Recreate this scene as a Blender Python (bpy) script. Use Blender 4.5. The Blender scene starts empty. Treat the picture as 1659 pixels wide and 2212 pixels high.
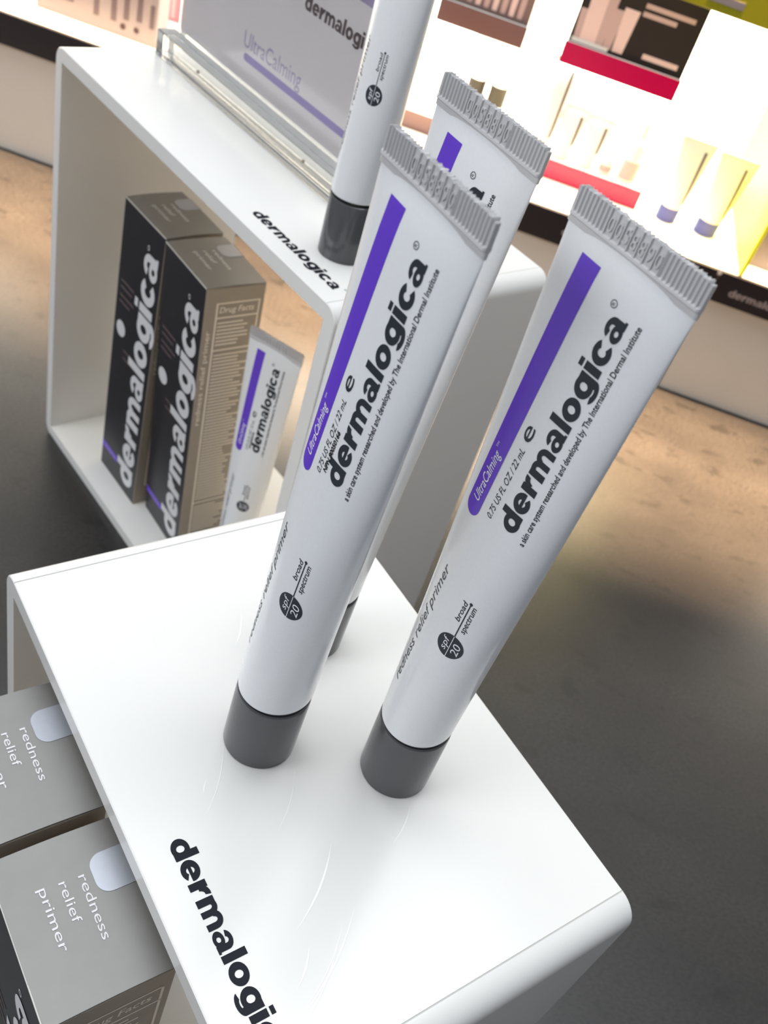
import bpy, bmesh, math, random
from mathutils import Vector, Matrix
random.seed(4)
C = bpy.context.scene.collection
sc = bpy.context.scene
U = 0.0008                      # one survey unit in metres
# ---------------------------------------------------------------- camera
F_PX, PITCH, ROLL = 2066.0, 0.708, 0.336
WY, WYAW = 797.2, -0.0270       # rear edge of the counter, turned slightly
ZT = 427.48                     # camera height above the counter, in units
f_ = Vector((0, math.cos(PITCH), -math.sin(PITCH))); r_ = Vector((1, 0, 0)); u_ = r_.cross(f_)
RT = math.cos(ROLL)*r_ + math.sin(ROLL)*u_
UP = -math.sin(ROLL)*r_ + math.cos(ROLL)*u_
cd = bpy.data.cameras.new('camera'); cam = bpy.data.objects.new('camera', cd); C.objects.link(cam)
M = Matrix((RT, UP, -f_)).transposed().to_4x4(); M.translation = Vector((0, 0, ZT*U)); cam.matrix_world = M
cd.sensor_fit = 'VERTICAL'; cd.sensor_height = 36.0; cd.lens = F_PX/2212*36.0
cd.clip_start = 0.01; cd.clip_end = 20
cd.dof.use_dof = True; cd.dof.focus_distance = 225*U; cd.dof.aperture_fstop = 36.0
sc.camera = cam
# ---------------------------------------------------------------- world, lamps, exposure
sc.view_settings.view_transform = 'Standard'; sc.view_settings.look = 'None'
sc.view_settings.gamma = 1.0; sc.view_settings.use_curve_mapping = False
sc.view_settings.exposure = 0.0
w = bpy.data.worlds.new('world'); sc.world = w; w.use_nodes = True
bg = w.node_tree.nodes['Background']; bg.inputs[0].default_value = (0.84, 0.90, 1.0, 1); bg.inputs[1].default_value = 0.33
def area(name, loc, rot, sx, sy, power, col, spread=180):
    l = bpy.data.lights.new(name, 'AREA'); l.shape = 'RECTANGLE'; l.size = sx; l.size_y = sy
    l.energy = power; l.color = col; l.spread = math.radians(spread)
    o = bpy.data.objects.new(name, l); C.objects.link(o); o.location = loc; o.rotation_euler = rot; return o
area('ceiling_and_fill_lamp', (-0.1, 0.40, 1.55), (0, 0, 0.3), 1.3, 0.9, 20, (0.93, 0.97, 1.0))
area('ceiling_and_fill_lamp', (-1.45, -0.65, 0.95), (math.radians(68), 0, math.radians(-62)), 0.9, 0.6, 14.0, (0.95, 0.97, 1.0))  # low fill from the front left, added to brighten the tube fronts
area('spot_rail_lamp', (0.05, 0.629, 0.62), (math.radians(-6.5), 0, WYAW), 1.8, 0.012, 24, (1.0, 0.66, 0.37), 27)

area('added_shelf_lamp', (0.01, (WY+100)*U, 215*U), (0, 0, WYAW), 0.40, 0.05, 1.0, (1.0, 0.88, 0.70))  # unseen strip light added to blow out the shelf products
# ---------------------------------------------------------------- materials
def mat(name, col, rough=0.5, metal=0.0, emit=None, es=0.0, noise=0, nscale=60, spec=0.5, bump=0, trans=0, ior=1.45, alpha=1, sss=0, coat=0):
    m = bpy.data.materials.new(name); m.use_nodes = True; nt = m.node_tree; b = nt.nodes['Principled BSDF']
    b.inputs['Base Color'].default_value = (*col, 1); b.inputs['Roughness'].default_value = rough
    b.inputs['Metallic'].default_value = metal; b.inputs['IOR'].default_value = ior
    b.inputs['Specular IOR Level'].default_value = spec; b.inputs['Transmission Weight'].default_value = trans
    b.inputs['Coat Weight'].default_value = coat
    if emit: b.inputs['Emission Color'].default_value = (*emit, 1); b.inputs['Emission Strength'].default_value = es
    tc = nt.nodes.new('ShaderNodeTexCoord'); n = nt.nodes.new('ShaderNodeTexNoise')
    n.inputs['Scale'].default_value = nscale/U/100; n.inputs['Detail'].default_value = 3
    nt.links.new(tc.outputs['Object'], n.inputs['Vector'])
    if noise:
        mx = nt.nodes.new('ShaderNodeMix'); mx.data_type = 'RGBA'
        mx.inputs[6].default_value = (*[c*(1-noise) for c in col], 1); mx.inputs[7].default_value = (*[min(1, c*(1+noise)) for c in col], 1)
        nt.links.new(n.outputs['Fac'], mx.inputs[0]); nt.links.new(mx.outputs[2], b.inputs['Base Color'])
    if bump:
        bp = nt.nodes.new('ShaderNodeBump'); bp.inputs['Strength'].default_value = bump; bp.inputs['Distance'].default_value = 0.0002
        nt.links.new(n.outputs['Fac'], bp.inputs['Height']); nt.links.new(bp.outputs['Normal'], b.inputs['Normal'])
    return m
M_RISER = mat('white_acrylic_riser', (0.785, 0.775, 0.75), 0.18, noise=0.015, nscale=2)
M_BLACK = mat('black_print', (0.012, 0.013, 0.02), 0.6, spec=0.2)
M_GLINT = mat('scratch_highlight', (0.97, 0.97, 0.97), 0.2)
M_SEAM = mat('glue_seam', (0.5, 0.5, 0.47), 0.5)
M_TUBE = mat('pearl_tube_plastic', (0.82, 0.835, 0.85), 0.19, noise=0.03, nscale=120, bump=0.02)
M_CRIMP = mat('crimped_plastic', (0.58, 0.575, 0.58), 0.25)
M_CAP = mat('grey_cap_plastic', (0.085, 0.087, 0.092), 0.14)
M_RING = mat('black_gap', (0.004, 0.004, 0.005), 0.4)
M_PURPLE = mat('purple_print', (0.135, 0.052, 0.60), 0.3)
M_INK = mat('slate_print', (0.022, 0.03, 0.038), 0.4)
M_INKL = mat('soft_slate_print', (0.06, 0.07, 0.085), 0.4)
M_WHITE = mat('pale_print', (0.88, 0.86, 0.92), 0.4)
M_SILVER = mat('silver_board', (0.235, 0.23, 0.22), 0.48, metal=0.3, noise=0.05, nscale=20)
M_SIDE = mat('taupe_board', (0.34, 0.295, 0.24), 0.5, metal=0.2, noise=0.06, nscale=25)
M_EDGE = mat('board_edge', (0.62, 0.60, 0.56), 0.6)
M_CHAR = mat('charcoal_board', (0.022, 0.022, 0.026), 0.33, noise=0.1, nscale=20)
M_PRINTW = mat('white_carton_print', (0.70, 0.69, 0.70), 0.4)
M_STICK = mat('silver_sticker', (0.40, 0.42, 0.47), 0.36, metal=0.3, noise=0.05, nscale=50)
M_BEIGE = mat('beige_carton_print', (0.85, 0.78, 0.66), 0.5)
M_ACR = mat('clear_acrylic', (1.0, 1.0, 0.99), 0.08, trans=1.0, ior=1.47)
M_PAPER = mat('printed_paper', (0.93, 0.87, 0.89), 0.5)
M_LILAC = mat('lilac_print', (0.32, 0.24, 0.60), 0.5)
M_LILACL = mat('pale_lilac_print', (0.48, 0.40, 0.62), 0.5)
M_TAUPE = mat('taupe_print', (0.13, 0.09, 0.09), 0.5)
M_METAL = mat('metal_pin', (0.35, 0.30, 0.24), 0.4, metal=0.7)
M_PANEL = mat('grey_laminate_panel', (0.50, 0.485, 0.455), 0.5, noise=0.02, nscale=3)
M_RAIL = mat('black_rail', (0.008, 0.006, 0.009), 0.35)
M_SHELFW = mat('white_shelf', (0.85, 0.83, 0.78), 0.3)
M_RAILTXT = mat('grey_rail_print', (0.22, 0.19, 0.20), 0.4)
M_LIGHT = mat('backlit_panel', (0.9, 0.88, 0.82), 0.5, emit=(1.0, 0.90, 0.74), es=4.5)
M_YELLOW_UNLIT = mat('unlit_yellow_header', (0.26, 0.24, 0.0), 0.45)  # the divider's yellow darkened, its lack of light put into the colour
M_YELLOW = mat('yellow_panel', (0.80, 0.76, 0.015), 0.4)
M_MAG = mat('magenta_acrylic', (0.42, 0.0, 0.055), 0.2)
M_MAUVE = mat('mauve_acrylic', (0.16, 0.085, 0.08), 0.2)
M_CARDBLK = mat('black_card', (0.016, 0.01, 0.009), 0.5)
M_CARDGR = mat('grey_brown_card', (0.20, 0.13, 0.12), 0.5)
M_CARDPK = mat('pink_tube_picture', (0.78, 0.56, 0.52), 0.5)
M_CARDPK2 = mat('rose_tube_picture', (0.52, 0.36, 0.34), 0.5)
M_BLUE = mat('blue_cap', (0.07, 0.09, 0.30), 0.4)
M_BTUBE = mat('white_tube_plastic', (0.88, 0.84, 0.76), 0.4)
M_BROWN = mat('brown_cap', (0.02, 0.014, 0.006), 0.5)
M_GBOX = mat('grey_display_card', (0.22, 0.20, 0.215), 0.5)
M_GBAR = mat('dark_tube_picture', (0.09, 0.07, 0.085), 0.5)
M_DOT = mat('dark_cap_picture', (0.03, 0.012, 0.02), 0.5)
M_PINK = mat('pink_carton', (0.85, 0.30, 0.33), 0.4)
M_VIOLET = mat('violet_print', (0.25, 0.04, 0.45), 0.4)
def counter_mat():
    m = bpy.data.materials.new('slate_laminate'); m.use_nodes = True; nt = m.node_tree; b = nt.nodes['Principled BSDF']
    N = nt.nodes.new; L = nt.links.new
    tc = N('ShaderNodeTexCoord')
    n1 = N('ShaderNodeTexNoise'); n1.inputs['Scale'].default_value = 900; n1.inputs['Detail'].default_value = 5
    mp = N('ShaderNodeMapping'); mp.inputs['Scale'].default_value = (0.55, 1, 1); mp.inputs['Rotation'].default_value = (0, 0, 0.25)
    L(tc.outputs['Object'], mp.inputs[0]); L(mp.outputs[0], n1.inputs['Vector'])
    n2 = N('ShaderNodeTexNoise'); n2.inputs['Scale'].default_value = 22; n2.inputs['Detail'].default_value = 4
    L(mp.outputs[0], n2.inputs['Vector'])
    n3 = N('ShaderNodeTexNoise'); n3.inputs['Scale'].default_value = 90; n3.inputs['Detail'].default_value = 3; n3.inputs['Roughness'].default_value = 0.6
    L(mp.outputs[0], n3.inputs['Vector'])
    r1 = N('ShaderNodeValToRGB'); r1.color_ramp.elements[0].position = 0.35; r1.color_ramp.elements[0].color = (0.015, 0.0135, 0.0135, 1)
    r1.color_ramp.elements[1].position = 0.68; r1.color_ramp.elements[1].color = (0.026, 0.0235, 0.0225, 1)
    L(n2.outputs['Fac'], r1.inputs[0])
    r2 = N('ShaderNodeValToRGB'); r2.color_ramp.elements[0].position = 0.30; r2.color_ramp.elements[0].color = (0.30, 0.30, 0.32, 1)
    r2.color_ramp.elements[1].position = 0.60; r2.color_ramp.elements[1].color = (1.1, 1.1, 1.1, 1); L(n1.outputs['Fac'], r2.inputs[0])
    r3 = N('ShaderNodeValToRGB'); r3.color_ramp.elements[0].position = 0.33; r3.color_ramp.elements[0].color = (0.5, 0.5, 0.5, 1)
    r3.color_ramp.elements[1].position = 0.42; r3.color_ramp.elements[1].color = (1, 1, 1, 1); L(n3.outputs['Fac'], r3.inputs[0])
    m1 = N('ShaderNodeMix'); m1.data_type = 'RGBA'; m1.blend_type = 'MULTIPLY'; m1.inputs[0].default_value = 1
    m2 = N('ShaderNodeMix'); m2.data_type = 'RGBA'; m2.blend_type = 'MULTIPLY'; m2.inputs[0].default_value = 1
    L(r1.outputs[0], m1.inputs[6]); L(r2.outputs[0], m1.inputs[7]); L(m1.outputs[2], m2.inputs[6]); L(r3.outputs[0], m2.inputs[7])
    L(m2.outputs[2], b.inputs['Base Color']); b.inputs['Roughness'].default_value = 0.33
    b.inputs['IOR'].default_value = 1.65
    return m
M_COUNTER = counter_mat()

# ---------------------------------------------------------------- helpers
def W(x, y, z): return Vector((x*U, y*U, z*U))
def frame(x, y, z, yaw):
    """frame in survey units -> world matrix (scale U)"""
    return Matrix.Translation((x*U, y*U, z*U)) @ Matrix.Rotation(yaw, 4, 'Z')
def obj(name, bm, m, parent=None, smooth=False, mats=None):
    """bm in survey units, linked as ONE mesh object"""
    bmesh.ops.scale(bm, vec=(U, U, U), verts=bm.verts)
    me = bpy.data.meshes.new(name); bm.to_mesh(me); bm.free()
    for mm in (mats or [m]): me.materials.append(mm)
    if smooth:
        for p in me.polygons: p.use_smooth = True
    o = bpy.data.objects.new(name, me); C.objects.link(o)
    if parent: o.parent = parent
    return o
def sharp(o, ang=35):
    me = o.data
    for p in me.polygons: p.use_smooth = True
    me.set_sharp_from_angle(angle=math.radians(ang)); return o
def thing(name, label, cat, mtx, group=None):
    o = bpy.data.objects.new(name, None); o.empty_display_size = 0.01; C.objects.link(o); o.matrix_world = mtx
    o['label'] = label; o['category'] = cat
    if group: o['group'] = group
    return o
def tag(o, label, cat, group=None, mtx=None):
    o['label'] = label; o['category'] = cat
    if group: o['group'] = group
    if mtx is not None: o.matrix_world = mtx
    return o
def copy_tree(o, mtx=None, label=None, group=None, parent=None):
    c = o.copy(); C.objects.link(c)
    if parent: c.parent = parent; c.matrix_parent_inverse = o.matrix_parent_inverse.copy()
    if mtx is not None: c.matrix_world = mtx
    if label: c['label'] = label
    if group: c['group'] = group
    for ch in list(o.children): copy_tree(ch, parent=c)
    return c
def box(bm, x0, x1, y0, y1, z0, z1, bev=0, seg=2, mi=0):
    r = bmesh.ops.create_cube(bm, size=1.0)
    vs = r['verts']
    for v in vs: v.co = Vector((x0+(v.co.x+.5)*(x1-x0), y0+(v.co.y+.5)*(y1-y0), z0+(v.co.z+.5)*(z1-z0)))
    fs = set(f for v in vs for f in v.link_faces)
    for f in fs: f.material_index = mi
    if bev:
        es = list(set(e for v in vs for e in v.link_edges))
        bmesh.ops.bevel(bm, geom=es, offset=bev, segments=seg, affect='EDGES', profile=0.5)
    return bm
def mkbox(*a, **k): return box(bmesh.new(), *a, **k)
def lathe(bm, prof, seg=64, ox=0, oy=0):
    rings = []
    for r, z in prof:
        if r < 1e-6: rings.append([bm.verts.new((ox, oy, z))])
        else: rings.append([bm.verts.new((ox+r*math.cos(2*math.pi*i/seg), oy+r*math.sin(2*math.pi*i/seg), z)) for i in range(seg)])
    for a, b in zip(rings, rings[1:]):
        for i in range(seg):
            j = (i+1) % seg
            if len(a) == 1: bm.faces.new((a[0], b[j], b[i]))
            elif len(b) == 1: bm.faces.new((a[i], a[j], b[0]))
            else: bm.faces.new((a[i], a[j], b[j], b[i]))
    bmesh.ops.recalc_face_normals(bm, faces=bm.faces)
    return bm
def text_bm(s, bold=0.0, shear=0.0, spacing=1.0, extrude=0.0, res=3):
    """flat lettering, baseline on y=0, starting at x=0; returns bm and (width, xheight)"""
    cu = bpy.data.curves.new('t', 'FONT'); cu.body = s; cu.size = 1.0; cu.offset = bold; cu.shear = shear
    cu.space_character = spacing; cu.resolution_u = res; cu.extrude = extrude
    o = bpy.data.objects.new('t', cu); C.objects.link(o)
    dg = bpy.context.evaluated_depsgraph_get(); me = bpy.data.meshes.new_from_object(o.evaluated_get(dg))
    bm = bmesh.new(); bm.from_mesh(me)
    bpy.data.objects.remove(o); bpy.data.curves.remove(cu); bpy.data.meshes.remove(me)
    xs = [v.co.x for v in bm.verts]; x0, x1 = min(xs), max(xs)
    for v in bm.verts: v.co.x -= x0
    return bm, x1-x0
XH = 0.52
def text_fit(s, width, height, **k):
    """lettering scaled so that its length is width and its x-height is height"""
    bm, w0 = text_bm(s, **k)
    sx = width/w0; sy = height/XH
    for v in bm.verts: v.co.x *= sx; v.co.y *= sy
    return bm
def logo_fit(width, fy=1.0):
    """heavy extended lower-case wordmark drawn from bowls and stems, total length = width, baseline y=0"""
    bm = bmesh.new()
    lv = [0.0]   # every stroke sits a hair above the one before, so none share a plane
    def rc(x0, x1, y0, y1): lv[0] += .0012; z = lv[0]; bm.faces.new([bm.verts.new(p) for p in ((x0, y0, z), (x1, y0, z), (x1, y1, z), (x0, y1, z))])
    def ring(cx, cy, rx, ry, tx, ty, a0=0, a1=360):
        n = max(6, int(abs(a1-a0)/12)); P = []; lv[0] += .0012; z = lv[0]
        for k in range(n+1):
            a = math.radians(a0+(a1-a0)*k/n); P.append((bm.verts.new((cx+rx*math.cos(a), cy+ry*math.sin(a), z)), bm.verts.new((cx+(rx-tx)*math.cos(a), cy+(ry-ty)*math.sin(a), z))))
        for p, q in zip(P, P[1:]): bm.faces.new((p[0], q[0], q[1], p[1]))
    x = 0.0; T = .385
    for ch in 'dermalogica':
        if ch in 'dog': ring(x+.56, .5, .56, .53, .375, .295)
        if ch == 'd': rc(x+1.12-T, x+1.12, 0, 1.38); w_ = 1.12
        elif ch == 'o': w_ = 1.12
        elif ch == 'g': rc(x+1.12-T, x+1.12, -.06, 1.0); ring(x+.57, -.02, .55, .33, .33, .23, 195, 360); w_ = 1.12
        elif ch == 'e': ring(x+.56, .5, .56, .53, .375, .295, 0, 322); rc(x+.15, x+1.12, .40, .59); w_ = 1.12
        elif ch == 'c': ring(x+.56, .5, .56, .53, .375, .295, 36, 324); w_ = 1.04
        elif ch == 'r': rc(x, x+T, 0, 1.0); ring(x+.70, .42, .52, .60, .32, .32, 78, 175); w_ = .80
        elif ch == 'm':
            rc(x, x+T, 0, 1.0)
            for c_ in (.47, 1.12): ring(x+c_, .52, .47, .50, .33, .29, 0, 170); rc(x+c_+.47-.33, x+c_+.47, 0, .53)
            w_ = 1.59
        elif ch == 'a': ring(x+.53, .62, .47, .40, .32, .23, 0, 162); rc(x+.68, x+1.0, 0, .64); ring(x+.42, .29, .42, .31, .29, .19); rc(x+.95, x+1.08, 0, .14); w_ = 1.08
        elif ch == 'l': rc(x, x+T, 0, 1.38); w_ = T
        elif ch == 'i': rc(x, x+T, 0, 1.0); rc(x, x+T, 1.13, 1.38); w_ = T
        x += w_+.09
    k = width/(x-.09)
    for v in bm.verts: v.co = Vector((v.co.x*k, v.co.y*k*fy, v.co.z))
    for f in bm.faces:
        f.normal_update()
        if f.normal.z < 0: f.normal_flip()
    return bm
def merge(dst, src, mtx=None, mi=0):
    me = bpy.data.meshes.new('m'); src.to_mesh(me); src.free()
    if mtx is not None: me.transform(mtx)
    if mi:
        for p in me.polygons: p.material_index = mi
    dst.from_mesh(me); bpy.data.meshes.remove(me); return dst
def disc_bm(r, n=32, rx=1, ry=1):
    bm = bmesh.new(); bm.faces.new([bm.verts.new((r*rx*math.cos(2*math.pi*i/n), r*ry*math.sin(2*math.pi*i/n), 0)) for i in range(n)]); return bm
def rect_bm(x0, x1, y0, y1):
    bm = bmesh.new(); bm.faces.new([bm.verts.new(p) for p in ((x0, y0, 0), (x1, y0, 0), (x1, y1, 0), (x0, y1, 0))]); return bm
def axes(o, x, y, n):
    """matrix taking flat lettering (x right, y up) onto a plane in units"""
    m = Matrix((Vector(x), Vector(y), Vector(n))).transposed().to_4x4(); m.translation = Vector(o); return m

# ---------------------------------------------------------------- the setting: counter and wall
wall = Matrix.Translation((0, WY*U, 0)) @ Matrix.Rotation(WYAW, 4, 'Z')
o = obj('counter', mkbox(-1600, 1600, -500, 850, -45, 0, bev=1.5), M_COUNTER)
tag(o, 'dark slate laminate counter top, warm lit along the wall', 'counter', mtx=Matrix.Identity(4))
b = bmesh.new(); box(b, -1600, 199.2, 4, 16, 0.0, 96.5, bev=.6); box(b, 200.4, 1600, 4, 16, 0.0, 96.5, bev=.6); box(b, -1600, 1600, 10, 24, 0, 96)
o = obj('wall_back', b, M_PANEL); o['kind'] = 'structure'; o.matrix_world = wall
b = mkbox(-1600, 1600, 252, 268, -45, 1500)
o = obj('wall_rear', b, M_PANEL); o['kind'] = 'structure'; o.matrix_world = wall
o = obj('floor', mkbox(-2500, 2500, -2500, 1400, -1145, -1135), M_PANEL); o['kind'] = 'structure'

# shelf with its black label rail
t = thing('display_shelf', 'long white lit shelf with a black label rail on its front edge', 'shelf', wall @ Matrix.Translation((0, 0, 96*U)))
obj('shelf_board', mkbox(-1600, 1600, 1.2, 250, 22.0, 28.0, bev=.8), M_SHELFW, t)
for x0, x1 in ((-1600, 197.5), (201.5, 1600)):
    obj('label_rail', mkbox(x0, x1, -2, 1.2, 0.5, 27.0, bev=.4), M_RAIL, t)
obj('shelf_support', mkbox(-1600, 1600, 24, 250, 0.5, 22), M_PANEL, t)
for x in (214, 74-10):
    b = logo_fit(58)
    bmesh.ops.transform(b, matrix=axes((x, -2.15, 9 if x > 100 else 10), (1, 0, 0), (0, 0, 1), (0, -1, 0)), verts=b.verts)
    obj('rail_lettering', b, M_RAILTXT, t)
# backlit wall behind the shelf
t = obj('light_panel', mkbox(-1600, 1600, 236, 250, 124.2, 420), M_LIGHT)
tag(t, 'glowing warm white backlit panel behind the shelf products', 'light panel', mtx=wall)

# header and divider
o = obj('header_panel', mkbox(40, 196, -1, 5, 298, 360, bev=1), M_YELLOW_UNLIT)
obj('header_lettering', mkbox(98, 124, -1.4, -1, 304, 309), M_RAILTXT, o)
tag(o, 'unlit yellow green header board over the lit shelf, top right corner', 'header board', mtx=wall)
o = obj('divider_panel', mkbox(214.5, 217.5, -1, 236, 124.1, 420, bev=.4), M_YELLOW)
tag(o, 'bright yellow upright panel closing the right end of the lit shelf', 'divider', mtx=wall)
b = mkbox(222, 420, 30, 232, 124.2, 260, bev=1)
o = obj('next_bay_block', b, M_GBOX); tag(o, 'grey stand-in block for the dark next bay beyond the yellow panel at the right edge', 'bay stand-in', mtx=wall)  # solid grey block added for the darker inside of the next bay

# coloured trays
def tray(x0, x1, y0, y1, z0, z1, m, label, grp):
    t = thing('display_tray', label, 'tray', wall @ Matrix.Translation((0, 0, z0*U)), grp)
    obj('tray_top', mkbox(x0+.5, x1-.5, y0+1, y1, 0, z1-z0, bev=.4), M_SHELFW, t)
    obj('front_strip', mkbox(x0, x1, y0-.6, y0+1, 0, z1-z0-.4, bev=.3), m, t)
    return t
tray(8, 119.5, 62, 172, 124.1, 140.5, M_MAG, 'low magenta fronted tray carrying white tubes, standing on the lit shelf', 'coloured trays')
tray(-110, -24, 62, 172, 124.1, 139.5, M_MAUVE, 'low mauve fronted tray carrying two brown capped tubes', 'coloured trays')
tray(11.5, 111, 62, 235.8, 217, 234, M_MAG, 'raised magenta fronted tray below the black picture card', 'coloured trays')
tray(-96, -21, 62, 235.8, 216, 233, M_MAUVE, 'raised mauve fronted tray below the grey brown picture card', 'coloured trays')
# picture cards standing on the raised trays
t = thing('picture_card', 'black picture card with pale tubes and lettering on the raised magenta tray', 'sign card', wall @ Matrix.Translation((0, 0, 234.1*U)))
obj('card', mkbox(13, 110, 64, 70, 0, 66, bev=.4), M_CARDBLK, t)
def pic(parent, name, m, pts, y):
    bm = bmesh.new(); vs = [bm.verts.new((x, y, z)) for x, z in pts]; f = bm.faces.new(vs)
    r = bmesh.ops.extrude_face_region(bm, geom=[f]); bmesh.ops.translate(bm, verts=[g for g in r['geom'] if isinstance(g, bmesh.types.BMVert)], vec=(0, .15, 0))
    bmesh.ops.recalc_face_normals(bm, faces=bm.faces); return obj(name, bm, m, parent)
for k, (x, wd, h, m) in enumerate(((16, 7, 26, M_CARDPK2), (21, 9, 38, M_CARDPK), (28, 8, 60, M_CARDPK), (34, 8, 66, M_CARDPK2), (41, 8, 33, M_CARDPK2), (49, 11, 36, M_CARDPK))):
    pic(t, 'tube_picture', m, ((x, 3), (x+wd*.8, 3), (x+wd, h), (x-1.5, h)), 63.7-.03*k)
pic(t, 'picture_ground', M_SHELFW, ((15, .8), (46, .8), (46, 4), (15, 4)), 63.4)
for x0, x1, z in ((62, 103, 40), (62, 90, 34)):
    pic(t, 'card_lettering', M_CARDPK2, ((x0, z), (x1, z), (x1, z+3.6), (x0, z+3.6)), 63.7)
pic(t, 'card_lettering', M_CARDPK, ((74, 5), (104, 5), (104, 9), (74, 9)), 63.7)
t = thing('picture_card', 'grey brown picture card with a row of pale tubes on the raised mauve tray', 'sign card', wall @ Matrix.Translation((0, 0, 233.1*U)))
obj('card', mkbox(-94, -22, 64, 70, 0, 66, bev=.4), M_CARDGR, t)
for k in range(9):
    x = -90+k*7.2; pic(t, 'tube_picture', M_CARDPK if k % 2 else M_CARDPK2, ((x, 3), (x+4, 3), (x+5.5, 42+7*(k % 3)), (x-1, 42+7*(k % 3))), 63.7-.02*k)

# ---------------------------------------------------------------- tubes
def ab(z, zc, h, r0):
    t = min(1, max(0, (z-zc)/(h-zc))); b = r0*(1-t**1.15)+.5+1.0*(1-math.exp(-(1-t)*30))*t; P = 2*math.pi*(r0+.25)+t
    lo, hi = b*.5, 3*r0
    for _ in range(32):
        a = (lo+hi)/2; hh = ((a-b)/(a+b))**2
        p = math.pi*(a+b)*(1+3*hh/(10+math.sqrt(4-3*hh)))
        if p > P: hi = a
        else: lo = a
    return a, b
class Surf:
    """maps print coordinates (s = arc length right of centre front, z = height) onto the squeezed tube"""
    def __init__(self, zc, h, r0):
        self.zc, self.h, self.r0 = zc, h, r0; self.tab = []
        for i in range(121):
            z = zc+(h-zc)*i/120; a, b = ab(z, zc, h, r0); N = 240
            pts = [(a*math.sin(th), -b*math.cos(th)) for th in (-math.pi/1.2+2*math.pi/1.2*k/N for k in range(N+1))]
            l = [0]
            for p, q in zip(pts, pts[1:]): l.append(l[-1]+math.hypot(q[0]-p[0], q[1]-p[1]))
            m = l[N//2]; self.tab.append((pts, [x-m for x in l]))
    def row(self, i, s):
        import bisect
        pts, l = self.tab[i]; k = min(len(l)-2, max(0, bisect.bisect_right(l, s)-1)); f = (s-l[k])/(l[k+1]-l[k])
        return pts[k][0]*(1-f)+pts[k+1][0]*f, pts[k][1]*(1-f)+pts[k+1][1]*f
    def pt(self, s, z, off=0.0):
        u = (z-self.zc)/(self.h-self.zc)*120; i = min(119, max(0, int(u))); f = u-i
        x0, y0 = self.row(i, s); x1, y1 = self.row(i+1, s); x = x0*(1-f)+x1*f; y = y0*(1-f)+y1*f
        if off:
            xa, ya = self.row(i, s-.4); xb, yb = self.row(i, s+.4); tx, ty = xb-xa, yb-ya; L = math.hypot(tx, ty) or 1
            x += off*ty/L; y -= off*tx/L
        return Vector((x, y, z))
S1 = Surf(25.6, 162.9, 9.75)
def wrap(bm, s0, z0, S=S1, off=0.07, along='z', step=1.2):
    """bend flat lettering (x right, y up) onto the tube; along z: it reads upward, letter tops to the left"""
    xs = [v.co.x for v in bm.verts]; ys = [v.co.y for v in bm.verts]
    for ax, lo, hi, st in ((0, min(xs), max(xs), 5.0), (1, min(ys), max(ys), step)):
        k = lo+st
        while k < hi:
            n = Vector((1, 0, 0)) if ax == 0 else Vector((0, 1, 0))
            bmesh.ops.bisect_plane(bm, geom=list(bm.verts)+list(bm.edges)+list(bm.faces), plane_co=n*k, plane_no=n, dist=1e-5)
            k += st
    bmesh.ops.triangulate(bm, faces=bm.faces)
    for v in bm.verts: v.co = S.pt(s0-v.co.y, z0+v.co.x, off+v.co.z)
    return bm
def loft_body(S, r_neck, n=64, rows=40, hs=None):
    bm = bmesh.new(); rings = []
    zs = [S.zc, S.zc+.25, S.zc+.8]+[S.zc+1.6+(S.h-S.zc-1.6)*i/rows for i in range(rows+1)]
    for k, z in enumerate(zs):
        a, b = ab(z, S.zc, S.h, S.r0); q = (.955, .985, .997)[k] if k < 3 else 1
        rings.append([bm.verts.new((a*q*math.sin(2*math.pi*i/n), -b*q*math.cos(2*math.pi*i/n), z)) for i in range(n)])
    for A, B in zip(rings, rings[1:]):
        for i in range(n): bm.faces.new((A[i], A[(i+1) % n], B[(i+1) % n], B[i]))
    bm.faces.new(list(reversed(rings[0]))); bm.faces.new(rings[-1])
    bmesh.ops.recalc_face_normals(bm, faces=bm.faces)
    return bm
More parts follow.
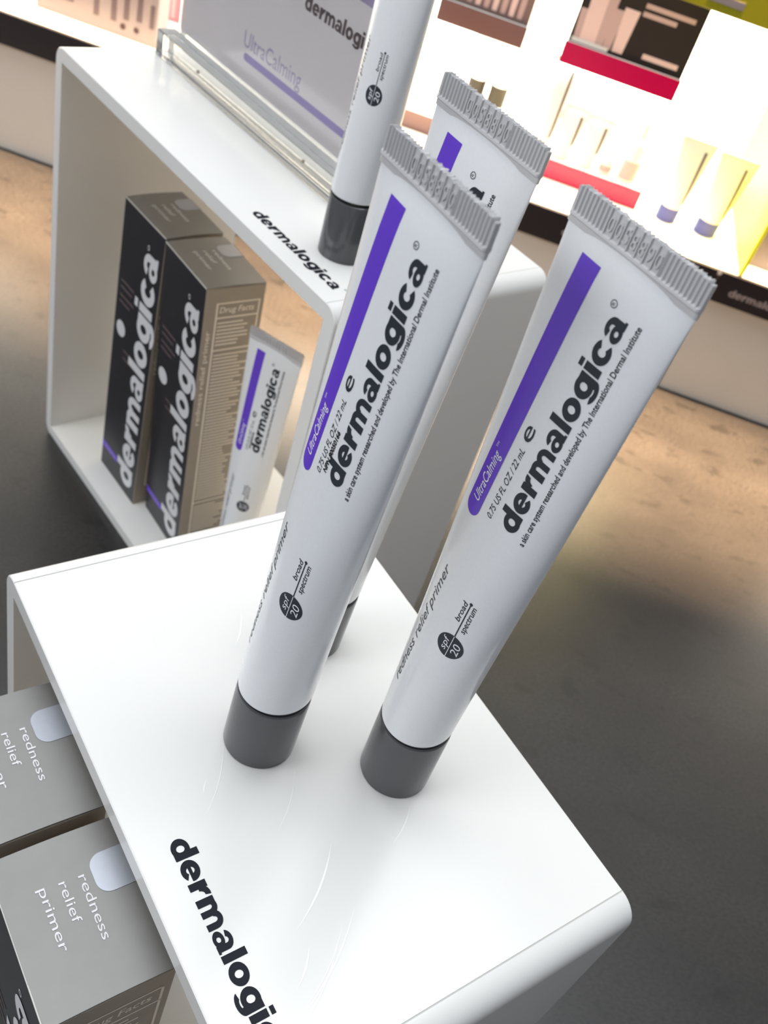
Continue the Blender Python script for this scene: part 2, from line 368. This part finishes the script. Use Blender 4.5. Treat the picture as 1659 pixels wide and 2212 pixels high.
def crimp_bm(a, z0, z1, ribs=True):
    """flat welded end: bead along the bottom, upright ribs either side of a numbered field, ragged cut top"""
    bm = bmesh.new(); N = 340 if ribs else 20; rr = random.Random(7)
    per = 2*a/33.0; zs = [z0-1.5, z0-1.1, z0-.45, z0, z0+.45, z0+.8, z1-.35, z1]
    top = [rr.uniform(-.10, .22) for _ in range(N+1)]
    def prof(x, k):
        if not ribs: return .55
        if k <= 2: return .56
        if k in (3,): return 1.02
        if k == 4: return .95
        u = (x+a)/(2*a); ph = (x+a)/per
        r = .45*(0.5+0.5*math.cos(2*math.pi*ph))**2.2
        if .27 < u < .69: r = .40 if abs(((u-.27)/.06) % 1-.5) > .41 else 0.02
        return .5+r
    G = {}
    for sgn in (-1, 1):
        for i in range(N+1):
            x = -a+2*a*i/N
            for k, z in enumerate(zs):
                y = prof(x, k); e = min(1, (a-abs(x))/.5); y *= .35+.65*math.sqrt(max(0, e))
                G[sgn, i, k] = bm.verts.new((x, sgn*y, z+(top[i] if ribs and k == len(zs)-1 else 0)+(0.0 if abs(x) < a-.8 else -.4*(k == len(zs)-1))))
    K = len(zs)
    for i in range(N):
        for k in range(K-1):
            bm.faces.new((G[-1, i, k], G[-1, i+1, k], G[-1, i+1, k+1], G[-1, i, k+1]))
            bm.faces.new((G[1, i, k], G[1, i, k+1], G[1, i+1, k+1], G[1, i+1, k]))
        bm.faces.new((G[-1, i, K-1], G[-1, i+1, K-1], G[1, i+1, K-1], G[1, i, K-1]))
        bm.faces.new((G[-1, i+1, 0], G[-1, i, 0], G[1, i, 0], G[1, i+1, 0]))
    for i in (0, N):
        for k in range(K-1):
            bm.faces.new((G[-1, i, k], G[-1, i, k+1], G[1, i, k+1], G[1, i, k]))
    bmesh.ops.recalc_face_normals(bm, faces=bm.faces)
    if ribs:   # embossed batch digits
        for j, ch in enumerate('0058890'):
            tb = text_fit(ch, 1.25, 2.15, res=2)
            bmesh.ops.transform(tb, matrix=axes((-a+2*a*(.2805+.06*j), -.84, z0+1.35), (1, 0, 0), (0, 0, 1), (0, -1, 0)), verts=tb.verts)
            r = bmesh.ops.extrude_face_region(tb, geom=list(tb.faces)); bmesh.ops.translate(tb, verts=[g for g in r['geom'] if isinstance(g, bmesh.types.BMVert)], vec=(0, .4, 0))
            merge(bm, tb)
    return bm
def make_tube(label, mtx, npn=False):
    t = thing('primer_tube', label, 'tube', mtx)
    sharp(obj('tube_body', loft_body(S1, 9.6), M_TUBE, t), 60)
    a = ab(162.9, 25.6, 162.9, 9.75)[0]+.1
    obj('crimp_seal', crimp_bm(a, 163.2, 168.4), M_CRIMP, t)
    cp = obj('cap', lathe(bmesh.new(), [(0, 0), (9.3, 0), (9.75, .12), (10.0, .5), (10.02, 2), (9.98, 23.6), (9.86, 24.1), (9.5, 24.35), (0, 24.35)]), M_CAP, t); sharp(cp, 30)
    sharp(obj('cap_gap', lathe(bmesh.new(), [(0, 24.2), (9.25, 24.3), (9.25, 25.8), (0, 25.8)]), M_RING, t), 30)
    # purple stripe with a rounded foot
    n = 14; b = bmesh.new()
    pts = [(159, 4.3), (159, 9.4)]+[(100.6-2.55*math.sin(math.pi*k/n), 6.85+2.55*math.cos(math.pi*k/n)) for k in range(n+1)]
    b.faces.new([b.verts.new((x, y, 0)) for x, y in pts])
    obj('purple_stripe', wrap(b, 0, 0, off=.05, step=.8), M_PURPLE, t)
    b = text_fit('UltraCalming', 13.0, 1.75, shear=.12, bold=.006); merge(b, text_fit('TM', 1.3, .5), Matrix.Translation((13.5, 1.7, 0)))
    obj('range_lettering', wrap(b, -5.7, 102.2, off=.11), M_WHITE, t)
    b = text_fit('0.75 US FL OZ / 22 mL', 18.5, 1.15, shear=.15, bold=.004); merge(b, text_fit('e', 3.6, 2.6, bold=.004), Matrix.Translation((20.3, -.1, 0)))
    obj('volume_lettering', wrap(b, -.6, 102), M_INK, t)
    b = logo_fit(51.5, .86)
    merge(b, text_fit('R', .6, .5), Matrix.Translation((52.35, 4.1, 0)))
    for rr0, rr1 in ((.75, .6),):
        rb = bmesh.new(); m_ = 24
        A = [rb.verts.new((52.65+rr0*math.cos(6.2832*i/m_), 4.38+rr0*math.sin(6.2832*i/m_), 0)) for i in range(m_)]
        B = [rb.verts.new((52.65+rr1*math.cos(6.2832*i/m_), 4.38+rr1*math.sin(6.2832*i/m_), 0)) for i in range(m_)]
        for i in range(m_): rb.faces.new((A[i], A[(i+1) % m_], B[(i+1) % m_], B[i]))
        merge(b, rb)
    obj('logo_lettering', wrap(b, 6.0, 103), M_INK, t)
    b = text_fit('a skin care system researched and developed by The International Dermal Institute', 53, .95, bold=.018)
    obj('tagline_lettering', wrap(b, 8.75, 102.2), M_INK, t)
    b = text_fit('redness relief primer', 41, 1.9, shear=.12)
    obj('product_lettering', wrap(b, -4.6, 41.5), M_INKL, t)
    b = disc_bm(3.55, 40); bg_ = obj('spf_badge', wrap(b, 4.7, 65.8, off=.05), M_INK, t)
    b = text_fit('spf', 4.0, 1.25, shear=.1)
    for v in b.verts: v.co.x -= 1.9; v.co.y += .75
    b2 = text_fit('20', 3.6, 1.45, shear=.1); merge(b, b2, Matrix.Translation((-1.8, -2.55, 0)))
    merge(b, rect_bm(-3.5, 3.5, -.08, .08)); obj('badge_lettering', wrap(b, 4.7, 65.8, off=.10), M_WHITE, t)
    b = rect_bm(69.3, 80.2, -.14, .14); merge(b, disc_bm(.42, 14), Matrix.Translation((80.4, 0, 0)))
    merge(b, text_fit('broad', 6.2, 1.05, bold=.008, shear=.1), Matrix.Translation((73.8, .7, 0)))
    merge(b, text_fit('spectrum', 8.6, 1.05, bold=.008, shear=.1), Matrix.Translation((71.6, -1.75, 0)))
    obj('spectrum_lettering', wrap(b, 4.7, 0), M_INK, t)
    if npn:
        add_npn(t)
    return t
def add_npn(t):
    obj('batch_lettering', wrap(text_fit('NPN 80050166', 10.5, .8, bold=.03, shear=.1), 1.0, 103.5, off=.12), M_RING, t)
def tube_mtx(x, y, z, yaw, lu=0, lv=0):
    m = frame(x, y, z, yaw)
    sh = Matrix.Identity(4); k = Vector((lu, lv, 1)).normalized()
    rot = Vector((0, 0, 1)).rotation_difference(k).to_matrix().to_4x4()
    return m @ rot
ZN = ZT-226.44; ZF = ZT-181.29
T_R = make_tube('right hand purple striped primer tube on the near white riser', tube_mtx(26.5, 161.6, ZN+.02, -.747, .0157, -.0266))
g = 'primer tubes on the near riser'
T_R['group'] = g
T_L = copy_tree(T_R, tube_mtx(-12.1, 156.0, ZN+.02, -.787, .0263, -.0021), 'left hand primer tube on the near riser, with a black NPN line beside its logo', g)
add_npn(T_L)
T_B = copy_tree(T_R, tube_mtx(-9.4, 197.5, ZN+.02, -.705, .0456, -.0133), 'primer tube standing half hidden behind the left hand tube on the near riser', g)
T_Q = copy_tree(T_R, tube_mtx(-50.9, 355.8, ZF+.02, -.70), 'primer tube standing beside the logo on top of the far white riser')
T_S = copy_tree(T_L, tube_mtx(-75.3, 388.3, 7.05, -.347), 'primer tube standing inside the far riser, right of the dark cartons')
for o_ in (T_Q, T_S):
    if 'group' in o_: del o_['group']

# ---------------------------------------------------------------- risers
def riser(label, x, y, zt, yaw, length, depth, height, swap):
    """rectangular acrylic tube, open both ends; local X along the length, Y through the opening; origin at base"""
    t = thing('display_riser', label, 'riser', Matrix.Translation((x*U, y*U, 0)) @ Matrix.Rotation(yaw, 4, 'Z'))
    R_, T_ = 7.2, 7.0; L_, H_ = length, height
    prof = []
    def arc(cx, cz, a0, a1, n=8):
        for k in range(n+1):
            a = math.radians(a0+(a1-a0)*k/n); prof.append((cx+R_*math.cos(a), cz+R_*math.sin(a)))
    arc(L_-R_, R_, -90, 0); arc(L_-R_, H_-R_, 0, 90)
    prof += [(L_-R_-.15, H_-.28), (L_-R_-.3, H_-.02)]
    prof += [(R_+.3, H_-.02), (R_+.15, H_-.28)]
    arc(R_, H_-R_, 90, 180); arc(R_, R_, 180, 270)
    inner = [(L_-T_, T_), (L_-T_, H_-T_), (T_, H_-T_), (T_, T_)]
    # the nearest inner corner for each outer point
    def near(p):
        cx = L_-T_ if p[0] > L_/2 else T_; cz = H_-T_ if p[1] > H_/2 else T_; return inner.index((cx, cz))
    b = bmesh.new(); n = len(prof); e = .35
    def ring(y, d):
        o_ = []
        for px, pz in prof:
            cx = min(max(px, R_), L_-R_); cz = min(max(pz, R_), H_-R_); v = Vector((px-cx, 0, pz-cz))
            L = v.length; v = v*(max(0, L-d)/L) if L else v
            o_.append(b.verts.new((cx+v.x, y, cz+v.z)))
        return o_
    rings = [ring(0, e), ring(e, 0), ring(depth-e, 0), ring(depth, e)]
    for A, B in zip(rings, rings[1:]):
        for i in range(n): b.faces.new((A[i], A[(i+1) % n], B[(i+1) % n], B[i]))
    IF = [b.verts.new((px, 0, pz)) for px, pz in inner]; IB = [b.verts.new((px, depth, pz)) for px, pz in inner]
    for i in range(4): b.faces.new((IF[(i+1) % 4], IF[i], IB[i], IB[(i+1) % 4]))
    for O_, I_ in ((rings[0], IF), (rings[-1], IB)):
        for i in range(n):
            a, c_ = near(prof[i]), near(prof[(i+1) % n])
            if a == c_: b.faces.new((O_[(i+1) % n], O_[i], I_[a]))
            else: b.faces.new((O_[(i+1) % n], O_[i], I_[a], I_[c_]))
    bmesh.ops.recalc_face_normals(b, faces=b.faces)
    sharp(obj('riser_shell', b, M_RISER, t), 30)
    for xs_ in (R_, L_-R_): obj('corner_seam', mkbox(xs_-.12, xs_+.12, .2, depth-.2, height-.02, height+.012), M_SEAM, t)
    return t
# far riser: local X along its front-left edge, opening faces the camera side (-Y)
FAR = riser('larger far white riser, open fronted, holding dark cartons and a tube', -229.33, 466.55, ZF, -.6933, 245.68, 118.7, ZF, False)
# near riser: local X runs from the rear corner toward the camera along the open left face
NU = Vector((math.cos(.7874), math.sin(.7874))); NV = Vector((-math.sin(.7874), math.cos(.7874)))
NEAR = riser('near white riser with three tubes on it and silver cartons at its left', -101.69, 183.8, ZN, .7874-math.pi/2, 171.86, 113.8, ZN, True)
def flat_on(parent, name, bm, m, o_, xdir, ydir, off=.06):
    n = Vector(xdir).cross(Vector(ydir))
    bmesh.ops.transform(bm, matrix=axes(Vector(o_)+n*off, xdir, ydir, n), verts=bm.verts); return obj(name, bm, m, parent)
# logos: near riser local X = -v, local Y = u  (logo baseline runs along X, letter tops toward +Y)
b = logo_fit(59.0, .88)
flat_on(NEAR, 'riser_logo', b, M_BLACK, (101.6, 8.6, ZN), (1, 0, 0), (0, 1, 0))
b = logo_fit(60, .82); merge(b, text_fit('o', 1.2, 1.0), Matrix.Translation((61.0, 4.6, 0)))
flat_on(FAR, 'riser_logo', b, M_BLACK, (171.2, 8.0, ZF), (1, 0, 0), (0, 1, 0))
# long curved scratches on the near riser, the highlights they catch painted white
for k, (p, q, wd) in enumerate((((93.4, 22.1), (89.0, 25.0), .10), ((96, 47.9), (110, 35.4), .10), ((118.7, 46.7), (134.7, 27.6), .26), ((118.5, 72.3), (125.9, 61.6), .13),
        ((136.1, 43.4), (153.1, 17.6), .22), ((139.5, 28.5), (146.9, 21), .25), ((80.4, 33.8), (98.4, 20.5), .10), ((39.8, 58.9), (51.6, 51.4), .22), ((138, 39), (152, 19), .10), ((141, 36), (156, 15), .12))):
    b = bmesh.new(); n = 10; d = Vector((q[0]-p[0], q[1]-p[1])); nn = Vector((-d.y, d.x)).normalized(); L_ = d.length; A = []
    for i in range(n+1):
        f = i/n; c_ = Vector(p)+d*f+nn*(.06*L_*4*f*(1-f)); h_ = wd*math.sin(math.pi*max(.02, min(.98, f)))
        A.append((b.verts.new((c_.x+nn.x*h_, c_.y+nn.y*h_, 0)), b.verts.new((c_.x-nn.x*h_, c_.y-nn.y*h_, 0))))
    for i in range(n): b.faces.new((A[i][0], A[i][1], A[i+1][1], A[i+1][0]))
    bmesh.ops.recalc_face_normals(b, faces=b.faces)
    flat_on(NEAR, 'scratch_glint', b, M_GLINT, (0, 0, ZN), (1, 0, 0), (0, 1, 0), off=.03+.005*k)

# ---------------------------------------------------------------- cartons (local X = width of the logo face, Y = depth, Z up)
CW, CDP, CH = 43.8, 32.4, 184.5
def make_carton(label, mtx, lx, ly, group):
    """lx, ly: how far the top is skewed sideways / inward against the foot"""
    t = thing('primer_carton', label, 'carton', mtx, group)
    def sk(b):
        for v in b.verts: f = v.co.z/CH; v.co.x += lx*f; v.co.y += ly*f
        return b
    b = mkbox(0, CW, 0, CDP, 0, CH-.7, bev=.35)
    obj('carton_body', sk(b), M_SIDE, t)
    obj('front_panel', sk(mkbox(.4, CW-.4, -.05, .3, .4, CH-.8)), M_CHAR, t)
    # lid: thin board folded over at the front, its free edges lifting slightly
    b = bmesh.new(); nx, ny = 12, 8; G = {}
    for i in range(nx+1):
        for j in range(ny+1):
            f = j/ny; g_ = i/nx
            z = CH-.3+.55*math.sin(math.pi*f)*abs(2*g_-1)**2+.35*math.sin(math.pi*g_)
            G[i, j] = b.verts.new((.1+(CW-.2)*g_, -.05+(CDP+.1)*f, z))
    for i in range(nx):
        for j in range(ny): b.faces.new((G[i, j], G[i+1, j], G[i+1, j+1], G[i, j+1]))
    r = bmesh.ops.extrude_face_region(b, geom=list(b.faces)); bmesh.ops.translate(b, verts=[g_ for g_ in r['geom'] if isinstance(g_, bmesh.types.BMVert)], vec=(0, 0, -.45))
    bmesh.ops.recalc_face_normals(b, faces=b.faces)
    lid = sharp(obj('top_flap', sk(b), M_SILVER, t), 40)
    obj('fold_edge', sk(mkbox(.3, CW-.3, -.22, .1, CH-.75, CH-.05, bev=.1)), M_EDGE, t)
    def on_top(name, bm, m, x, y, z=CH+.2):
        bmesh.ops.transform(bm, matrix=axes((x, y, z), (1, 0, 0), (0, 1, 0), (0, 0, 1)), verts=bm.verts); return obj(name, sk(bm), m, t)
    b = text_fit('redness', 17.8, 1.75)
    merge(b, text_fit('relief', 11.2, 1.75), Matrix.Translation((-.2, -4.9, 0))); merge(b, text_fit('primer', 17, 1.75), Matrix.Translation((-.6, -9.8, 0)))
    on_top('top_lettering', b, M_PRINTW, 12.6, 18.6)
    # silver seal sticker folded over the back edge, rounded tongue on the top
    b = bmesh.new(); n = 8; pts = [(19.7, CDP+.3), (8.6, CDP+.3)]
    for cx, cy, a0 in ((12.2, 25.6, 180), (16.1, 25.6, 270)):
        pts += [(cx+3.6*math.cos(math.radians(a0+90*k/n)), cy+3.6*math.sin(math.radians(a0+90*k/n))) for k in range(n+1)]
    b.faces.new([b.verts.new((x, y, 0)) for x, y in pts]); bmesh.ops.recalc_face_normals(b, faces=b.faces)
    r = bmesh.ops.extrude_face_region(b, geom=list(b.faces)); bmesh.ops.translate(b, verts=[g_ for g_ in r['geom'] if isinstance(g_, bmesh.types.BMVert)], vec=(0, 0, .12))
    box(b, 8.6, 19.7, CDP+.18, CDP+.3, -9, .12)
    bmesh.ops.translate(b, verts=b.verts, vec=(0, 0, CH+.1)); bmesh.ops.recalc_face_normals(b, faces=b.faces)
    obj('seal_sticker', sk(b), M_STICK, t)
    # logo face
    def on_front(name, bm, m, x, z, xd, yd, off=.12):
        bmesh.ops.transform(bm, matrix=axes((x, -.05-off, z), xd, yd, Vector(xd).cross(Vector(yd))), verts=bm.verts); return obj(name, sk(bm), m, t)
    up, left = (0, 0, 1), (-1, 0, 0)
    b = logo_fit(162); merge(b, text_fit('o', 3, 2.2), Matrix.Translation((162, 10, 0)))
    on_front('front_logo', b, M_PRINTW, 39.5, 7, up, left)
    on_front('white_roundel', disc_bm(5.0, 32), M_PRINTW, 8.6, 108, (1, 0, 0), (0, 0, 1))
    for z, x0, x1 in ((137, 4, 19), (133, 4, 17), (128, 4, 20), (124, 4, 16), (96, 14, 24), (91, 14, 23)):
        on_front('front_small_print', rect_bm(x0, x1, z, z+1.3), M_TAUPE, 0, 0, (1, 0, 0), (0, 0, 1))
    on_front('purple_band', rect_bm(.5, 20, 15, 19.5), M_PURPLE, 0, 0, (1, 0, 0), (0, 0, 1), off=.08)
    on_front('band_lettering', text_fit('UltraCalming', 13, 1.6), M_LILACL, 4, 16.4, (1, 0, 0), (0, 0, 1), off=.14)
    # drug facts side (+X)
    def on_side(name, bm, m, off=.05):
        bmesh.ops.transform(bm, matrix=axes((CW+off, 0, 0), (0, 1, 0), (0, 0, 1), (1, 0, 0)), verts=bm.verts); return obj(name, sk(bm), m, t)
    y0, y1, z0, z1 = 6.2, 30.2, 14, 175.5; b = bmesh.new()
    for a in ((y0, y1, z1-.7, z1), (y0, y1, z0, z0+.7), (y0, y0+.9, z0, z1), (y1-.8, y1, z0, z1), (y0, y1, 166.5, 167.3), (y0, y1, 147.2, 148), (y0, y1, 40, 40.7)): merge(b, rect_bm(*a))
    on_side('facts_frame', b, M_BEIGE)
    b = text_fit('Drug Facts', 19, 2.4, bold=.012, shear=.15)
    on_side('facts_title', b_shift(b, 8.2, 169.8), M_BEIGE)
    b = bmesh.new(); z = 163.5; rg = random.Random(3)
    while z > 17:
        if abs(z-147.5) > 2.2 and abs(z-40.4) > 2.2: merge(b, rect_bm(7.8, 7.8+rg.uniform(12, 21), z, z+.75))
        z -= 2.15
    on_side('facts_small_print', b, M_BEIGE)
    b = text_fit('redness relief primer', 60, 2.0); m_ = Matrix.Rotation(math.pi/2, 4, 'Z'); bmesh.ops.transform(b, matrix=Matrix.Translation((4.2, 100, 0)) @ m_, verts=b.verts)
    on_side('side_lettering', b, M_BEIGE)
    return t
def b_shift(b, x, y):
    bmesh.ops.translate(b, verts=b.verts, vec=(x, y, 0)); return b
# far riser cartons: sit on its floor; mtx from riser-local foot corner
def far_m(x, y, yaw=0.0): return FAR.matrix_world @ Matrix.Translation((x*U, y*U, 7.05*U)) @ Matrix.Rotation(yaw, 4, 'Z')
make_carton('dark fronted carton at the back left inside the far riser', far_m(48.6, 15.2), 4.6, 0, 'dark cartons inside the far riser')
make_carton('dark fronted carton nearest the small tube inside the far riser, its facts side showing', far_m(96.6, 21.6, -.045), 2.4, -7.5, 'dark cartons inside the far riser')
# near cartons: foot just outside the open face, leaning against the riser's lip; local X = riser X, Y = toward the riser
def near_m(x): return NEAR.matrix_world @ Matrix.Translation((x*U, (-CDP-1.1)*U, 0.02*U))
make_carton('silver topped primer carton farther from the camera, beside the near riser', near_m(33.6), 0, 4.6, 'silver topped cartons beside the near riser')
make_carton('silver topped primer carton nearest the camera, beside the near riser logo', near_m(80.9), 0, 4.6, 'silver topped cartons beside the near riser')

# ---------------------------------------------------------------- acrylic sign holder on the far riser
sm = FAR.matrix_world @ Matrix.Translation((0, 0, (ZF+.05)*U))
t = thing('sign_holder', 'clear acrylic holder with a printed lilac and grey sign on the far riser', 'sign holder', sm)
b = mkbox(11, 172, 48, 58.6, 0, 12.5, bev=.5); obj('front_base_bar', b, M_ACR, t)
b = mkbox(11, 172, 62.6, 72, 0, 12.5, bev=.5); obj('rear_base_bar', b, M_ACR, t)
obj('upright_sheet', mkbox(12.5, 171, 58.9, 60.1, 1, 118, bev=.2), M_ACR, t)
obj('upright_sheet', mkbox(12.5, 171, 61.3, 62.4, 1, 118, bev=.2), M_ACR, t)
p = obj('paper_insert', mkbox(13.5, 170, 60.35, 60.9, 13.2, 117), M_PAPER, t)
def on_paper(name, bm, m, x, z, off=.06):
    bmesh.ops.transform(bm, matrix=axes((x, 60.35-off, z), (1, 0, 0), (0, 0, 1), (0, -1, 0)), verts=bm.verts); o_ = obj(name, bm, m, p); return o_
b = text_fit('UltraCalming', 48.5, 5.4); on_paper('sign_title', b, M_LILACL, 71.8, 28.3)
b = rect_bm(75, 166, 22.4, 25.9); merge(b, disc_bm(1.75, 20), Matrix.Translation((75, 24.15, 0))); on_paper('sign_bar', b, M_LILAC, 0, 0)
b = logo_fit(54); on_paper('sign_logo', b, M_TAUPE, 113, 60)
b = rect_bm(134, 169, 76, 82); on_paper('sign_bar', b, M_LILACL, 0, 0)
for x in (54.3, 148):
    b = lathe(bmesh.new(), [(0, 0), (.9, 0), (.9, .5), (.7, .8), (0, .8)], 20)
    bmesh.ops.transform(b, matrix=axes((x, 48.0, 8.5), (1, 0, 0), (0, 0, 1), (0, -1, 0)), verts=b.verts); obj('screw_head', b, M_METAL, t)

# ---------------------------------------------------------------- products on the lit shelf
def shelf_tube(label, x, y, z, r, hc, h, mcap, mbody, name, group, yaw=0, mark=True, m=None):
    t = thing(name, label, 'tube', wall @ Matrix.Translation((x*U, y*U, z*U)) @ Matrix.Rotation(yaw, 4, 'Z'), group)
    S = Surf(hc, h, r); b = loft_body(S, r, 32, 14)
    sharp(obj('tube_body', b, mbody, t), 60)
    a = ab(h, hc, h, r)[0]+.3; obj('crimp_seal', crimp_bm(a, h+.3, h+3.6, ribs=False), mbody, t)
    sharp(obj('cap', lathe(bmesh.new(), [(0, 0), (r*.9, 0), (r*.98, .5), (r*1.0, hc-.6), (r*.96, hc-.1), (0, hc-.1)], 32), mcap, t), 30)
    if mark:
        b = rect_bm(hc+6, h-4, -1.2, 1.2); obj('side_stripe', wrap(b, r*.85, 0, S=S, off=.15), M_GBAR, t)
    return t
g = 'blue capped tubes on the lit shelf'
shelf_tube('white tube with a blue cap, left of the pair on the lit shelf', 147.7, 66, 124.1, 9.3, 13, 68, M_BLUE, M_BTUBE, 'cosmetic_tube', g)
shelf_tube('white tube with a blue cap, right of the pair, beside the yellow panel', 184, 66, 124.1, 10.2, 13, 66, M_BLUE, M_BTUBE, 'cosmetic_tube', g)
g = 'brown capped tubes on the mauve tray'
shelf_tube('white tube with a dark brown cap, left one on the mauve tray', -55, 160, 139.6, 8.5, 17, 66, M_BROWN, M_BTUBE, 'cosmetic_tube', g, mark=False)
shelf_tube('white tube with a dark brown cap, right one on the mauve tray', -33, 155, 139.6, 8.5, 18, 66, M_BROWN, M_BTUBE, 'cosmetic_tube', g, mark=False)
g = 'white tubes on the magenta tray'
for x, r, h, lab in ((20, 8, 74, 'tall pale tube on the magenta tray, mostly hidden behind a primer tube'), (41, 7.5, 42, 'short white tube on the magenta tray, left of the row'), (64, 7.5, 40, 'short white tube on the magenta tray, middle of the row')):
    shelf_tube(lab, x, 76, 140.6, r, 8, h, M_SHELFW, M_BTUBE, 'cosmetic_tube', g)
def bottle(label, x, y, z, r, h, m):
    t = thing('cosmetic_bottle', label, 'bottle', wall @ Matrix.Translation((x*U, y*U, z*U)))
    sharp(obj('bottle_body', lathe(bmesh.new(), [(0, 0), (r*.92, 0), (r, .8), (r, h*.6), (r*.8, h*.68), (r*.4, h*.74), (0, h*.74)], 32), m, t), 40)
    sharp(obj('bottle_cap', lathe(bmesh.new(), [(0, h*.74), (r*.45, h*.74), (r*.45, h*.97), (r*.3, h), (0, h)], 24), M_SHELFW, t), 40)
    b = bmesh.new(); n = 12; A = []
    for i in range(n+1):
        a = math.radians(-140+100*i/n); A.append((b.verts.new((r*1.02*math.cos(a), r*1.02*math.sin(a), 3)), b.verts.new((r*1.02*math.cos(a), r*1.02*math.sin(a), h*.36))))
    for i in range(n): b.faces.new((A[i][0], A[i+1][0], A[i+1][1], A[i][1]))
    obj('bottle_label', b, M_CARDPK2, t)
bottle('small pale jar shaped bottle standing third along the magenta tray', 82, 76, 140.6, 6.5, 22, M_BTUBE)
bottle('pale bottle with a tan label at the right end of the magenta tray', 102, 77, 140.6, 9.5, 52, M_BTUBE)

# card with tube pictures and a pink carton at the top left
t = thing('display_card', 'grey display card picturing dark slim tubes at the top left of the lit shelf', 'display card', wall @ Matrix.Translation((0, 0, 124.15*U)))
obj('card_block', mkbox(-434.6, -323, 34, 58, 0, 78, bev=.6), M_GBOX, t)
for x, z0, z1, wd in ((-379, 10.5, 70, 2.6), (-363, 11, 70, 2.6), (-351.5, 15, 70, 2.6), (-339.5, 17, 42, 2.6), (-328, 15, 34, 2.2)):
    pic(t, 'tube_picture', M_GBAR, ((x-wd, z0), (x+wd, z0), (x+wd*.9, z1), (x-wd*.9, z1)), 33.8)
for x, z in ((-354, 9), (-341.5, 9.5)):
    b = disc_bm(2.6, 20); bmesh.ops.transform(b, matrix=axes((x, 33.75, z), (1, 0, 0), (0, 0, 1), (0, -1, 0)), verts=b.verts); obj('cap_picture', b, M_DOT, t)
for z, x1 in ((24, -398), (14, -400), (34, -396)):
    pic(t, 'card_print', M_GBAR, ((-432, z), (x1, z), (x1, z+4), (-432, z+4)), 33.8)
t = thing('slim_carton', 'slim pink and violet carton seen just left of the acrylic sign', 'carton', wall @ Matrix.Translation((0, 0, 124.15*U)))
obj('carton_body', mkbox(-352, -334, 118, 132, 0, 60, bev=.5), M_PINK, t)
pic(t, 'side_band', M_VIOLET, ((-352, 0), (-348.5, 0), (-348.5, 60), (-352, 60)), 117.8)
pic(t, 'centre_band', M_CARDPK, ((-345.5, 2), (-342, 2), (-342, 58), (-345.5, 58)), 117.8)
